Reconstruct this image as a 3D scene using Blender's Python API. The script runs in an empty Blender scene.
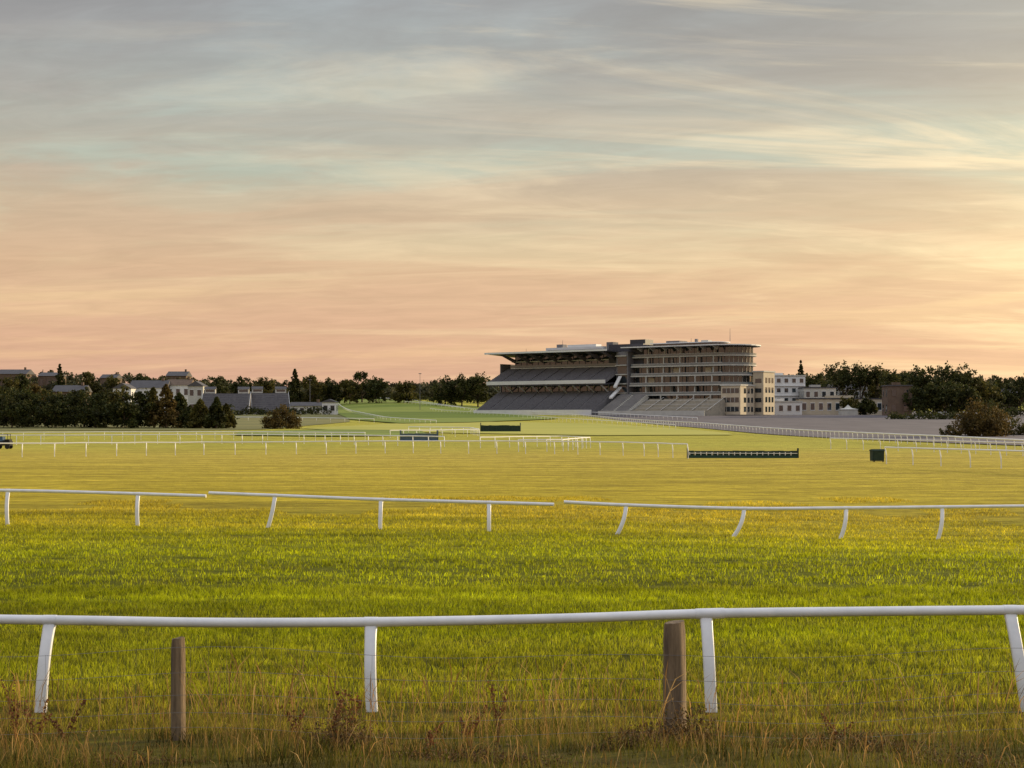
import bpy, math, random
import numpy as np
from mathutils import Vector, Quaternion
random.seed(7); rng=np.random.default_rng(7)
S=bpy.context.scene
F=1500.0; HZ=418.0; CZ=3.25
SUN_AZ=math.radians(58); SUN_EL=math.radians(10.5)
sundir=Vector((math.sin(SUN_AZ)*math.cos(SUN_EL),math.cos(SUN_AZ)*math.cos(SUN_EL),math.sin(SUN_EL)))

# ---------------------------------------------------------------- terrain
PY=[-200,-20,0,6,10,12.5,14.3,15.8,18,40,120,200,350,480,560,640,720,900,1200,2500,7000]
PZ=[1.7,1.62,1.6,1.45,.92,.52,.22,.03,0,0,0,.05,1.1,2.9,4.2,4.8,8,15.5,19,20,20]
PY=np.array(PY,float);PZ=np.array(PZ,float)
dl=np.diff(PZ)/np.diff(PY);m=np.zeros(len(PY))
for i in range(1,len(PY)-1):
    m[i]=0 if dl[i-1]*dl[i]<=0 else 2*dl[i-1]*dl[i]/(dl[i-1]+dl[i])
def H(x,y):
    x=np.asarray(x,float);y=np.asarray(y,float)
    yc=np.clip(y,PY[0],PY[-1]-1e-3)
    i=np.clip(np.searchsorted(PY,yc,side='right')-1,0,len(PY)-2)
    hh=PY[i+1]-PY[i];t=(yc-PY[i])/hh
    z=(2*t**3-3*t**2+1)*PZ[i]+(t**3-2*t**2+t)*hh*m[i]+(-2*t**3+3*t**2)*PZ[i+1]+(t**3-t**2)*hh*m[i+1]
    z=z-0.38*np.exp(-((x-15)/10)**2-((y-45)/9)**2)
    k=np.clip((y-20)/40,0,1)
    z=z+k*(0.05*np.sin(x*.09+y*.05)+.05*np.sin(x*.031-y*.021+1.3))
    # open hillside that the uphill track climbs
    z=z+3.2*np.exp(-((x+55)/45)**2-((y-700)/90)**2)
    k2=np.exp(-((y-11)/3.5)**2)
    z=z+k2*(.035*np.sin(x*1.9+y)+.03*np.sin(x*.8-y*1.7))
    return z
def h(x,y): return float(H(x,y))
def hit(px,py):
    dx=(px-512)/F;dz=(HZ-py)/F
    Y=9.0
    while Y<3000:
        if CZ+dz*Y<h(dx*Y,Y): break
        Y*=1.004
    return dx*Y,Y
def X(px,Y): return (px-512)*Y/F
def Z(py,Y): return CZ+(HZ-py)*Y/F

# ---------------------------------------------------------------- material helpers
def new_mat(name):
    m_=bpy.data.materials.new(name);m_.use_nodes=True
    nt=m_.node_tree;return m_,nt,nt.nodes['Principled BSDF']
def mat(name,c,rough=.7,c2=None,scale=1.0,metal=0,bump=0,spec=.3,stretch=(1,1,1)):
    m_,nt,b=new_mat(name)
    b.inputs['Roughness'].default_value=rough;b.inputs['Metallic'].default_value=metal
    b.inputs['Specular IOR Level'].default_value=spec
    if c2 is None: c2=tuple(v*.72 for v in c)
    g=nt.nodes.new('ShaderNodeNewGeometry');mp=nt.nodes.new('ShaderNodeMapping')
    mp.inputs['Scale'].default_value=stretch
    nt.links.new(g.outputs['Position'],mp.inputs['Vector'])
    n=nt.nodes.new('ShaderNodeTexNoise');n.inputs['Scale'].default_value=scale;n.inputs['Detail'].default_value=6
    n.inputs['Roughness'].default_value=.65
    nt.links.new(mp.outputs[0],n.inputs['Vector'])
    r=nt.nodes.new('ShaderNodeValToRGB');r.color_ramp.elements[0].position=.32;r.color_ramp.elements[1].position=.66
    r.color_ramp.elements[0].color=(*c2,1);r.color_ramp.elements[1].color=(*c,1)
    nt.links.new(n.outputs['Fac'],r.inputs[0]);nt.links.new(r.outputs[0],b.inputs['Base Color'])
    if bump:
        bp=nt.nodes.new('ShaderNodeBump');bp.inputs['Strength'].default_value=bump;bp.inputs['Distance'].default_value=.02
        nt.links.new(n.outputs['Fac'],bp.inputs['Height']);nt.links.new(bp.outputs[0],b.inputs['Normal'])
    return m_

def grass_color(nt,blade_shade=False):
    """colour of the turf from world position: mown bands + patches, plus painted shade on the ground"""
    N=nt.nodes;L=nt.links
    g=N.new('ShaderNodeNewGeometry');sp=N.new('ShaderNodeSeparateXYZ');L.new(g.outputs['Position'],sp.inputs[0])
    def nz(sx,sy,det,rough=.6,dist=0,off=0):
        mp=N.new('ShaderNodeMapping');mp.inputs['Scale'].default_value=(sx,sy,0);mp.inputs['Location'].default_value=(off,off*.7,0);L.new(g.outputs['Position'],mp.inputs[0])
        n=N.new('ShaderNodeTexNoise');n.inputs['Scale'].default_value=1;n.inputs['Detail'].default_value=det;n.inputs['Roughness'].default_value=rough;n.inputs['Distortion'].default_value=dist
        L.new(mp.outputs[0],n.inputs[0]);return n.outputs['Fac']
    def mrg(f,a,b_,lo=.3,hi=.7):
        m1=N.new('ShaderNodeMapRange');m1.inputs[1].default_value=lo;m1.inputs[2].default_value=hi;m1.inputs[3].default_value=a;m1.inputs[4].default_value=b_;L.new(f,m1.inputs[0]);return m1.outputs[0]
    def mul(a,b_):
        mm=N.new('ShaderNodeMath');mm.operation='MULTIPLY';L.new(a,mm.inputs[0]);L.new(b_,mm.inputs[1]);return mm.outputs[0]
    n1=nz(.05,.35,5)
    w=N.new('ShaderNodeMath');w.operation='MULTIPLY_ADD';L.new(n1,w.inputs[0]);w.inputs[1].default_value=16;L.new(sp.outputs['Y'],w.inputs[2])
    w2=N.new('ShaderNodeMath');w2.operation='SUBTRACT';L.new(w.outputs[0],w2.inputs[0]);w2.inputs[1].default_value=8
    mr=N.new('ShaderNodeMath');mr.operation='DIVIDE';L.new(w2.outputs[0],mr.inputs[0]);mr.inputs[1].default_value=200;mr.use_clamp=True
    r=N.new('ShaderNodeValToRGB');cr=r.color_ramp
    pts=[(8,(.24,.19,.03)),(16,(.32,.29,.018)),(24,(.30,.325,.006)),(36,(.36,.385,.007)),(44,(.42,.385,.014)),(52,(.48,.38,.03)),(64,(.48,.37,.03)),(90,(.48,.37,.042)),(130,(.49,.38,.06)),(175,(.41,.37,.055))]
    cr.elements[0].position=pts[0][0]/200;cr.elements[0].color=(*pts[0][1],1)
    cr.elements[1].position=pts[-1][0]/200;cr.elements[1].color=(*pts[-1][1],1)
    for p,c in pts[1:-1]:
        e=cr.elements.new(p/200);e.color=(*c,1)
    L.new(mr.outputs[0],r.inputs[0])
    a=mrg(nz(.9,2.6,6,.7,.4),.50,1.42)
    b_=mrg(n1,.74,1.24)
    c_=mrg(nz(.16,1.0,5,.65,.3,31),.66,1.30)
    s_=mul(mul(a,b_),c_)
    if blade_shade:  # near ground colour darkened to paint the shade beneath the blades
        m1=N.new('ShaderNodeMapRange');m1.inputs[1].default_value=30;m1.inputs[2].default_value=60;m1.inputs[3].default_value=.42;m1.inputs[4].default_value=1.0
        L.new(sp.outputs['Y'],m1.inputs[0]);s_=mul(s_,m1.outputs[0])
    v=N.new('ShaderNodeVectorMath');v.operation='SCALE';L.new(r.outputs[0],v.inputs[0]);L.new(s_,v.inputs['Scale'])
    mx=N.new('ShaderNodeMix');mx.data_type='RGBA';L.new(mrg(nz(.25,.9,5,.7,.2,77),0,.34,.52,.78),mx.inputs[0]);L.new(v.outputs[0],mx.inputs[6])
    mx.inputs[7].default_value=(.44,.32,.06,1) if not blade_shade else (.26,.19,.04,1)
    return mx.outputs[2]

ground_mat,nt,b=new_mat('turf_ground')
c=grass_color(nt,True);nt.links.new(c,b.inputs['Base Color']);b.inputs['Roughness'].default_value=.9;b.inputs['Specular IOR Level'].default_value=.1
g=nt.nodes.new('ShaderNodeNewGeometry');n=nt.nodes.new('ShaderNodeTexNoise');n.inputs['Scale'].default_value=1.6;n.inputs['Detail'].default_value=10;n.inputs['Roughness'].default_value=.7
nt.links.new(g.outputs['Position'],n.inputs[0]);bp=nt.nodes.new('ShaderNodeBump');bp.inputs['Strength'].default_value=1;bp.inputs['Distance'].default_value=.4
nt.links.new(n.outputs['Fac'],bp.inputs['Height']);nt.links.new(bp.outputs[0],b.inputs['Normal'])
blade_mat,nt,b=new_mat('turf_blades')
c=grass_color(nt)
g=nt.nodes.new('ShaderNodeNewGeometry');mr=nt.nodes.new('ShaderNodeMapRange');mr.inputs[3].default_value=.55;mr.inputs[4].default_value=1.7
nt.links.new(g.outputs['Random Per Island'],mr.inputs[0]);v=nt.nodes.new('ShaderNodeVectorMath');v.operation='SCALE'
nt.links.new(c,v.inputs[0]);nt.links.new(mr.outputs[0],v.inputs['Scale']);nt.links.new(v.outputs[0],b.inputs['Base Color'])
b.inputs['Roughness'].default_value=.6;b.inputs['Specular IOR Level'].default_value=.15
tr=nt.nodes.new('ShaderNodeBsdfTranslucent');nt.links.new(v.outputs[0],tr.inputs[0]);mx=nt.nodes.new('ShaderNodeMixShader');mx.inputs[0].default_value=.45
nt.links.new(b.outputs[0],mx.inputs[1]);nt.links.new(tr.outputs[0],mx.inputs[2]);nt.links.new(mx.outputs[0],nt.nodes['Material Output'].inputs[0])

def ramp_island(name,cols,transl=.35,rough=.7,noise=None,amp=(.5,1.5)):
    m_,nt,b=new_mat(name)
    g=nt.nodes.new('ShaderNodeNewGeometry');r=nt.nodes.new('ShaderNodeValToRGB');cr=r.color_ramp
    cr.elements[0].color=(*cols[0],1);cr.elements[1].color=(*cols[-1],1)
    for i,cc in enumerate(cols[1:-1]):
        e=cr.elements.new((i+1)/(len(cols)-1));e.color=(*cc,1)
    nt.links.new(g.outputs['Random Per Island'],r.inputs[0]);out=r.outputs[0]
    if noise:
        n=nt.nodes.new('ShaderNodeTexNoise');n.inputs['Scale'].default_value=noise;n.inputs['Detail'].default_value=2
        nt.links.new(g.outputs['Position'],n.inputs[0]);mr=nt.nodes.new('ShaderNodeMapRange')
        mr.inputs[1].default_value=.35;mr.inputs[2].default_value=.65;mr.inputs[3].default_value=amp[0];mr.inputs[4].default_value=amp[1]
        nt.links.new(n.outputs['Fac'],mr.inputs[0]);v=nt.nodes.new('ShaderNodeVectorMath');v.operation='SCALE'
        nt.links.new(out,v.inputs[0]);nt.links.new(mr.outputs[0],v.inputs['Scale']);out=v.outputs[0]
    nt.links.new(out,b.inputs['Base Color']);b.inputs['Roughness'].default_value=rough;b.inputs['Specular IOR Level'].default_value=.15
    tr=nt.nodes.new('ShaderNodeBsdfTranslucent');nt.links.new(out,tr.inputs[0]);mx=nt.nodes.new('ShaderNodeMixShader');mx.inputs[0].default_value=transl
    nt.links.new(b.outputs[0],mx.inputs[1]);nt.links.new(tr.outputs[0],mx.inputs[2]);nt.links.new(mx.outputs[0],nt.nodes['Material Output'].inputs[0])
    return m_
dry_mat=ramp_island('dry_grass',[(.16,.10,.025),(.36,.19,.05),(.50,.30,.10),(.24,.14,.04),(.58,.38,.15)],.4,noise=.9,amp=(.5,1.25))
low_mat=ramp_island('rough_grass',[(.045,.05,.007),(.11,.11,.012),(.19,.14,.025),(.10,.12,.012),(.26,.17,.04)],.4,noise=1.3,amp=(.25,1.35))
dock_mat=ramp_island('dock_seed',[(.09,.035,.018),(.17,.07,.03),(.26,.12,.045)],.3)
bramble_mat=ramp_island('withered_leaves',[(.04,.028,.012),(.11,.06,.025),(.17,.10,.035),(.06,.06,.015)],.2)
leaf_dark=ramp_island('foliage_dark',[(.026,.034,.010),(.045,.052,.014),(.075,.07,.018)],.3,noise=.35)
leaf_olive=ramp_island('foliage_olive',[(.04,.045,.012),(.075,.068,.016),(.11,.09,.02)],.3,noise=.3)
leaf_autumn=ramp_island('foliage_autumn',[(.055,.045,.012),(.10,.065,.018),(.13,.09,.022)],.3,noise=.5)
leaf_far=ramp_island('foliage_distant',[(.05,.055,.03),(.07,.07,.036),(.105,.09,.045)],.3,noise=.06)  # paler leaf colours paint in the distance haze
bark=mat('bark',(.10,.07,.05),.9,scale=3)
white=mat('white_plastic',(.80,.80,.82),.32,(.66,.67,.70),scale=3.5,spec=.5,bump=.1)
white_far=mat('white_rail_paint',(.8,.79,.76),.5,(.7,.7,.68),scale=1)
wood=mat('weathered_wood',(.28,.20,.12),.9,(.06,.042,.03),scale=16,stretch=(1,1,.1),bump=1)
wire_m=mat('galvanised_wire',(.22,.2,.18),.5,scale=20,metal=.4)
conc=mat('pale_concrete',(.55,.54,.49),.8,(.43,.42,.39),scale=.4)
concg=mat('grey_concrete',(.21,.205,.215),.85,(.145,.14,.155),scale=.5)
cream=mat('cream_stone',(.58,.50,.37),.8,(.47,.40,.30),scale=.4)
seat=mat('grey_seats',(.16,.16,.18),.6,(.08,.08,.095),scale=1.6)
seatl=mat('terrace_steps',(.40,.36,.29),.8,(.27,.25,.21),scale=.8)
glass=mat('dark_glazing',(.03,.042,.05),.06,(.018,.024,.03),scale=.6,spec=.9)
balus=mat('balustrade_glass',(.14,.18,.19),.12,(.09,.12,.14),scale=.5,spec=.8)
roofd=mat('dark_roof_metal',(.06,.058,.07),.5,scale=.3)
whitep=mat('white_paint',(.72,.72,.72),.6,(.62,.62,.62),scale=.3)
tarmac=mat('tarmac',(.115,.10,.108),.9,(.07,.062,.072),scale=.12,stretch=(1,.4,1))
brick=mat('brown_brick',(.17,.12,.085),.9,(.11,.075,.055),scale=.6)
slate=mat('slate_roof',(.10,.095,.10),.8,scale=.5)
hedge_g=mat('green_brush',(.03,.05,.035),.9,(.015,.028,.022),scale=4)
teal=mat('green_board',(.02,.065,.05),.6,scale=2)
bluep=mat('blue_paint',(.05,.11,.22),.5,scale=2)
rubber=mat('rubber',(.02,.02,.02),.8,scale=3)
def turf_plain(name,ca,cb,sc):
    return mat(name,ca,.9,cb,scale=sc,stretch=(.3,1,0),bump=0)
turf_green=turf_plain('watered_turf',(.19,.24,.02),(.12,.155,.018),.06)
turf_pale=turf_plain('mown_turf',(.42,.38,.06),(.29,.29,.04),.08)
turf_dark=turf_plain('rough_pasture',(.20,.18,.05),(.11,.11,.03),.05)

# ---------------------------------------------------------------- mesh helpers
def link(o,parent=None):
    S.collection.objects.link(o)
    if parent is not None:o.parent=parent
    return o
def empty(name):
    o=bpy.data.objects.new(name,None);return link(o)
def np_mesh(name,V,Fq,mats,parent=None,mi=None,smooth=False):
    me=bpy.data.meshes.new(name);V=np.asarray(V,float);Fq=np.asarray(Fq,np.int32)
    k=Fq.shape[1];me.vertices.add(len(V));me.vertices.foreach_set('co',V.ravel())
    me.loops.add(Fq.size);me.loops.foreach_set('vertex_index',Fq.ravel())
    me.polygons.add(len(Fq));me.polygons.foreach_set('loop_start',np.arange(0,Fq.size,k,dtype=np.int32))
    try: me.polygons.foreach_set('loop_total',np.full(len(Fq),k,dtype=np.int32))
    except Exception: pass
    for mm in mats:me.materials.append(mm)
    if mi is not None:me.polygons.foreach_set('material_index',np.asarray(mi,np.int32))
    me.update(calc_edges=True);me.validate()
    if smooth:me.polygons.foreach_set('use_smooth',np.ones(len(Fq),bool))
    o=bpy.data.objects.new(name,me);return link(o,parent)
class MB:
    def __init__(s,fr=None):
        s.v=[];s.f=[];s.m=[];s.mats=[];s.fr=fr or (lambda a,b,z:(a,b,z))
    def mi(s,m_):
        if m_ not in s.mats:s.mats.append(m_)
        return s.mats.index(m_)
    def prism(s,poly,z0,z1,m_):
        n=len(poly);k=len(s.v)
        for z in(z0,z1):
            for a,b in poly:s.v.append(s.fr(a,b,z))
        i=s.mi(m_)
        s.f.append([k+j for j in range(n)][::-1]);s.m.append(i)
        s.f.append([k+n+j for j in range(n)]);s.m.append(i)
        for j in range(n):
            s.f.append([k+j,k+(j+1)%n,k+n+(j+1)%n,k+n+j]);s.m.append(i)
    def box(s,a0,a1,b0,b1,z0,z1,m_): s.prism([(a0,b0),(a1,b0),(a1,b1),(a0,b1)],z0,z1,m_)
    def extr(s,prof,a0,a1,m_):
        n=len(prof);k=len(s.v)
        for a in(a0,a1):
            for b,z in prof:s.v.append(s.fr(a,b,z))
        i=s.mi(m_)
        s.f.append([k+j for j in range(n)][::-1]);s.m.append(i);s.f.append([k+n+j for j in range(n)]);s.m.append(i)
        for j in range(n):
            s.f.append([k+j,k+(j+1)%n,k+n+(j+1)%n,k+n+j]);s.m.append(i)
    def tube(s,pts,r,m_,seg=6,r2=None):
        pts=[Vector(p) for p in pts];k=len(s.v);i=s.mi(m_);n=len(pts)
        for q,p in enumerate(pts):
            t=(pts[min(q+1,n-1)]-pts[max(q-1,0)]).normalized()
            u=t.cross(Vector((0,0,1)));
            if u.length<.05:u=t.cross(Vector((1,0,0)))
            u.normalize();w=u.cross(t)
            rr=r if r2 is None else r+(r2-r)*q/(n-1)
            for j in range(seg):
                an=2*math.pi*j/seg;s.v.append(tuple(p+u*rr*math.cos(an)+w*rr*math.sin(an)))
        for q in range(n-1):
            for j in range(seg):
                s.f.append([k+q*seg+j,k+q*seg+(j+1)%seg,k+(q+1)*seg+(j+1)%seg,k+(q+1)*seg+j]);s.m.append(i)
        s.f.append([k+j for j in range(seg)][::-1]);s.m.append(i);s.f.append([k+(n-1)*seg+j for j in range(seg)]);s.m.append(i)
    def sweep(s,pts,side,w,d,m_):
        pts=[Vector(p) for p in pts];side=Vector(side).normalized();k=len(s.v);i=s.mi(m_);n=len(pts)
        prof=[(-.5,-.25),(-.38,-.5),(.38,-.5),(.5,-.25),(.5,.25),(.38,.5),(-.38,.5),(-.5,.25)]
        for q,p in enumerate(pts):
            t=(pts[min(q+1,n-1)]-pts[max(q-1,0)]).normalized();nn=side.cross(t).normalized();sd=t.cross(nn).normalized()
            ww=w[q] if isinstance(w,(list,tuple)) else w
            for a,b in prof:s.v.append(tuple(p+sd*a*ww+nn*b*d))
        for q in range(n-1):
            for j in range(8):
                s.f.append([k+q*8+j,k+q*8+(j+1)%8,k+(q+1)*8+(j+1)%8,k+(q+1)*8+j]);s.m.append(i)
        s.f.append([k+j for j in range(8)][::-1]);s.m.append(i);s.f.append([k+(n-1)*8+j for j in range(8)]);s.m.append(i)
    def obj(s,name,parent=None,smooth=False,bevel=0):
        me=bpy.data.meshes.new(name);me.from_pydata([tuple(v) for v in s.v],[],s.f)
        for mm in s.mats:me.materials.append(mm)
        me.polygons.foreach_set('material_index',s.m)
        me.update()
        import bmesh
        bm=bmesh.new();bm.from_mesh(me);bmesh.ops.recalc_face_normals(bm,faces=bm.faces);bm.to_mesh(me);bm.free()
        if smooth:
            me.polygons.foreach_set('use_smooth',[True]*len(me.polygons))
            try: me.set_sharp_from_angle(angle=math.radians(50))
            except Exception: pass
        o=bpy.data.objects.new(name,me);return link(o,parent)

# ---------------------------------------------------------------- ground
def spaced(a,b,st,gr):
    out=[a];s=st
    while out[-1]<b: out.append(out[-1]+s);s*=gr
    return out
xp=np.array(spaced(0,12,.5,1.0)+spaced(13.5,60,1.5,1.0)+spaced(63,6500,3,1.06));xs=np.concatenate([-xp[::-1][:-1],xp])
ys=np.array(spaced(-200,-10,12,1.0)[:-1]+spaced(-5,20,.5,1.0)+spaced(21.5,60,1.5,1.0)[:-1]+spaced(62,7000,3,1.02))
gx,gy=np.meshgrid(xs,ys);gz=H(gx,gy)
V=np.stack([gx.ravel(),gy.ravel(),gz.ravel()],1);nx=len(xs);ny=len(ys)
ii=(np.arange(ny-1)[:,None]*nx+np.arange(nx-1)[None]).ravel()
np_mesh('ground',V,np.stack([ii,ii+1,ii+nx+1,ii+nx],1),[ground_mat],smooth=True)

def sheet(name,A,B,m_,lift=.08,nu=60,nv=14):
    """terrain-following sheet between two surveyed boundary lines"""
    def samp(P):
        P=[hit(*p) for p in P];P=np.array(P);d=np.r_[0,np.cumsum(np.hypot(*np.diff(P,axis=0).T))];t=np.linspace(0,d[-1],nu)
        return np.stack([np.interp(t,d,P[:,0]),np.interp(t,d,P[:,1])],1)
    a=samp(A);b=samp(B);V=[]
    for v in np.linspace(0,1,nv):
        p=a*(1-v)+b*v;V.append(np.stack([p[:,0],p[:,1],H(p[:,0],p[:,1])+lift],1))
    V=np.concatenate(V);ii=(np.arange(nv-1)[:,None]*nu+np.arange(nu-1)[None]).ravel()
    np_mesh(name,V,np.stack([ii,ii+1,ii+nu+1,ii+nu],1),[m_],smooth=True)
sheet('rough_pasture',[(-200,405),(200,406),(300,403),(345,399)],[(-200,431),(150,431),(260,430),(350,422)],turf_dark,.1,nv=20)
sheet('uphill_turf_track',[(322,401),(375,399),(440,404),(480,407)],[(350,420),(400,424),(470,423),(560,419)],turf_green,.25,nv=24)
sheet('tarmac_enclosure',[(560,414),(760,412),(1250,411)],[(600,418),(760,434),(960,444),(1300,456)],tarmac,.1,nv=30)
sheet('mown_track',[(430,421),(600,424),(690,430),(728,433.5)],[(300,429),(450,433.5),(600,436),(733,435.5)],turf_pale,.12)
sheet('watered_turf_strip',[(240,432),(330,430),(420,431)],[(235,436),(330,437),(430,436)],turf_green,.16)

# ---------------------------------------------------------------- mown grass blades (instanced patches)
def blade_patch(name,n,size,hmin,hmax,w,ph):
    x=rng.uniform(-size/2,size/2,n);y=rng.uniform(-size/2,size/2,n)
    k=2*math.pi/size
    cl=.5+.25*np.sin(2*k*x+ph+np.sin(3*k*y)*1.2)*np.sin(4*k*y+ph*2+np.sin(2*k*x)*1.4)+.25*np.sin(5*k*x+2*k*y+ph)*np.sin(7*k*y-k*x)
    hh=rng.uniform(hmin,hmax,n)*(.35+1.2*cl)
    keep=rng.random(n)<(.35+.8*cl);x=x[keep];y=y[keep];hh=hh[keep];n=len(x)
    an=rng.uniform(0,2*math.pi,n);la=rng.uniform(0,2*math.pi,n);ln=rng.uniform(.1,.8,n)*hh
    dx=np.cos(an)*w*rng.uniform(.7,1.4,n);dy=np.sin(an)*w*rng.uniform(.7,1.4,n)
    lx=np.cos(la)*ln;ly=np.sin(la)*ln;z0=np.full(n,-.02)
    V=np.stack([np.stack([x-dx,y-dy,z0],1),np.stack([x+dx,y+dy,z0],1),
      np.stack([x+dx*.7+lx*.4,y+dy*.7+ly*.4,hh*.6],1),np.stack([x-dx*.7+lx*.4,y-dy*.7+ly*.4,hh*.6],1),
      np.stack([x+lx+dx*.1,y+ly+dy*.1,hh],1),np.stack([x+lx-dx*.1,y+ly-dy*.1,hh],1)],1).reshape(-1,3)
    k=np.arange(n)*6
    Fq=np.concatenate([np.stack([k,k+1,k+2,k+3],1),np.stack([k+3,k+2,k+4,k+5],1)])
    me_o=np_mesh(name,V,Fq,[blade_mat]);me=me_o.data;bpy.data.objects.remove(me_o);return me
near=[blade_patch('turf_patch',4400,2.1,.045,.095,.0045,p*1.7) for p in range(5)]
midp=[blade_patch('turf_patch_coarse',1700,3.1,.04,.085,.009,p*2.1) for p in range(4)]
grass=empty('mown_grass')
def scatter(meshes,y0,y1,st):
    y=y0
    while y<y1:
        hw=.38*y+2.0;x=-hw
        while x<hw:
            if y>48 and random.random()<(y-48)/16: x+=st;continue
            o=bpy.data.objects.new('turf_patch',random.choice(meshes));xx=x+random.uniform(-.1,.1)
            sx=(h(xx+1,y)-h(xx-1,y))/2;sy=(h(xx,y+1)-h(xx,y-1))/2
            o.location=(xx,y,h(xx,y))
            q=Vector((-sx,-sy,1)).to_track_quat('Z','Y')
            o.rotation_mode='QUATERNION';o.rotation_quaternion=q@Quaternion((0,0,1),random.randrange(4)*math.pi/2)
            link(o,grass);x+=st
        y+=st
scatter(near,15.6,29,2);scatter(midp,30,63,3)

# ---------------------------------------------------------------- rough verge in front
def strips(name,n,xr,yr,hr,w,m_,seg=3,head=False,parent=None,bend=.5,patch=0.0):
    x=rng.uniform(*xr,n);y=rng.uniform(*yr,n)
    pt=np.sin(x*1.7+1)*np.sin(x*.63+y)+.5*np.sin(x*4.1+y*2)+.4*np.sin(x*.31+2)
    if patch: 
        k=rng.random(n)<np.clip(.5+patch*pt,.05,1);x=x[k];y=y[k];pt=pt[k];n=len(x)
    hh=rng.uniform(*hr,n)*(.85+.22*pt)
    zb=H(x,y)-.03;an=rng.uniform(0,2*math.pi,n);la=rng.uniform(0,2*math.pi,n);ln=rng.uniform(.05,bend,n)*hh
    ww=w*rng.uniform(.6,1.4,n);V=[]
    for i in range(seg+1):
        t=i/seg;wd=ww*(1-.75*t)
        if head and i==seg:wd=ww*.5
        if head and i==seg-1: wd=ww*2.6
        px=x+np.cos(la)*ln*t*t;py_=y+np.sin(la)*ln*t*t;pz=zb+hh*(t if not head else (t if i<seg-1 else (.86 if i==seg-1 else 1)))
        V.append(np.stack([px-np.cos(an)*wd,py_-np.sin(an)*wd,pz],1));V.append(np.stack([px+np.cos(an)*wd,py_+np.sin(an)*wd,pz],1))
    V=np.stack(V,1).reshape(-1,3);k=np.arange(n)*2*(seg+1)
    Fq=np.concatenate([np.stack([k+2*i,k+2*i+1,k+2*i+3,k+2*i+2],1) for i in range(seg)])
    return np_mesh(name,V,Fq,[m_],parent)
verge=empty('rough_grass_verge')
strips('low_grass',52000,(-8,8),(9.3,15.9),(.05,.17),.004,low_mat,parent=verge,patch=.35)
strips('near_grass',34000,(-5,5),(5.8,9.8),(.05,.12),.0035,low_mat,parent=verge,patch=.25)
strips('near_stalks',900,(-5,5),(8.6,10.8),(.12,.32),.0012,dry_mat,seg=4,head=True,parent=verge,bend=.7,patch=.6)
strips('dry_blades',3400,(-8,8),(10.2,14.6),(.12,.32),.002,dry_mat,parent=verge,patch=.6,bend=1.1)
strips('seed_stalks',1900,(-8,8),(10.8,14.6),(.30,.78),.0013,dry_mat,seg=4,head=True,parent=verge,bend=.6,patch=.7)
strips('fine_stalks',800,(-8,8),(14.3,16.4),(.25,.55),.0014,dry_mat,seg=4,head=True,parent=verge,bend=.5,patch=.6)

def dock(px,Y,ht,n=150,m_=dock_mat,name='dock_plant'):
    x0=X(px,Y);z0=h(x0,Y);mb=MB();tops=[]
    for s_ in range(random.choice([2,3,4])):
        lx=random.uniform(-.16,.16);ly=random.uniform(-.1,.1);hh=ht*random.uniform(.6,1.05)
        pts=[(x0+lx*t*t,Y+ly*t*t,z0-.03+hh*t) for t in(0,.35,.7,1)]
        mb.tube(pts,.004,m_,5,.0015);tops.append((lx,ly,hh))
    o=mb.obj('stems');root=empty(name);o.parent=root
    P=[]
    for i in range(n):
        lx,ly,hh=random.choice(tops);t=random.uniform(.4,1);r=.02*(1.15-t)+.005
        P.append((x0+lx*t*t+random.gauss(0,r),Y+ly*t*t+random.gauss(0,r),z0+hh*t))
    P=np.array(P);a=rng.normal(size=(n,3));a/=np.linalg.norm(a,axis=1)[:,None];b_=np.cross(a,rng.normal(size=(n,3)));b_/=np.linalg.norm(b_,axis=1)[:,None]
    s_=rng.uniform(.004,.010,n)[:,None]
    V=np.stack([P-a*s_-b_*s_,P+a*s_-b_*s_,P+a*s_+b_*s_,P-a*s_+b_*s_],1).reshape(-1,3)
    np_mesh('seed_heads',V,np.arange(4*n).reshape(-1,4),[m_],root)
for px,Y,ht in[(16,12.4,.60),(36,12.2,.42),(66,12.0,.38),(298,12.3,.42),(332,12.1,.46),(350,12.4,.5),(427,11.6,.30),(470,12.4,.36),(498,12.8,.55),(835,12.0,.32)]:
    dock(px,Y,ht)
def clump(name,px,Y,w,ht,n,m_,s0=.02):
    x0=X(px,Y);P=np.stack([rng.normal(x0,w/2.4,n),rng.normal(Y,.15,n),np.zeros(n)],1)
    P[:,2]=H(P[:,0],P[:,1])+np.abs(rng.normal(0,.5,n))*ht*np.exp(-((P[:,0]-x0)/w)**2)
    a=rng.normal(size=(n,3));a/=np.linalg.norm(a,axis=1)[:,None];b_=np.cross(a,rng.normal(size=(n,3)));b_/=np.linalg.norm(b_,axis=1)[:,None]
    s_=rng.uniform(s0*.4,s0,n)[:,None]
    V=np.stack([P-a*s_*1.6,P-b_*s_*.6,P+a*s_*1.6,P+b_*s_*.6],1).reshape(-1,3)
    np_mesh(name,V,np.arange(4*n).reshape(-1,4),[m_])
clump('bramble_clump',345,12.0,.35,.30,2000,bramble_mat,.014);clump('bramble_clump',685,12.3,.42,.28,2400,bramble_mat,.015)
clump('bramble_clump',850,11.7,.7,.14,2000,bramble_mat,.014);clump('bramble_clump',640,11.8,.4,.16,1400,bramble_mat,.014)
clump('bramble_clump',480,10.2,.9,.10,1800,bramble_mat,.012);clump('bramble_clump',960,10.4,.7,.10,1500,bramble_mat,.012);clump('bramble_clump',120,10.6,.7,.09,1300,bramble_mat,.012)

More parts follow.
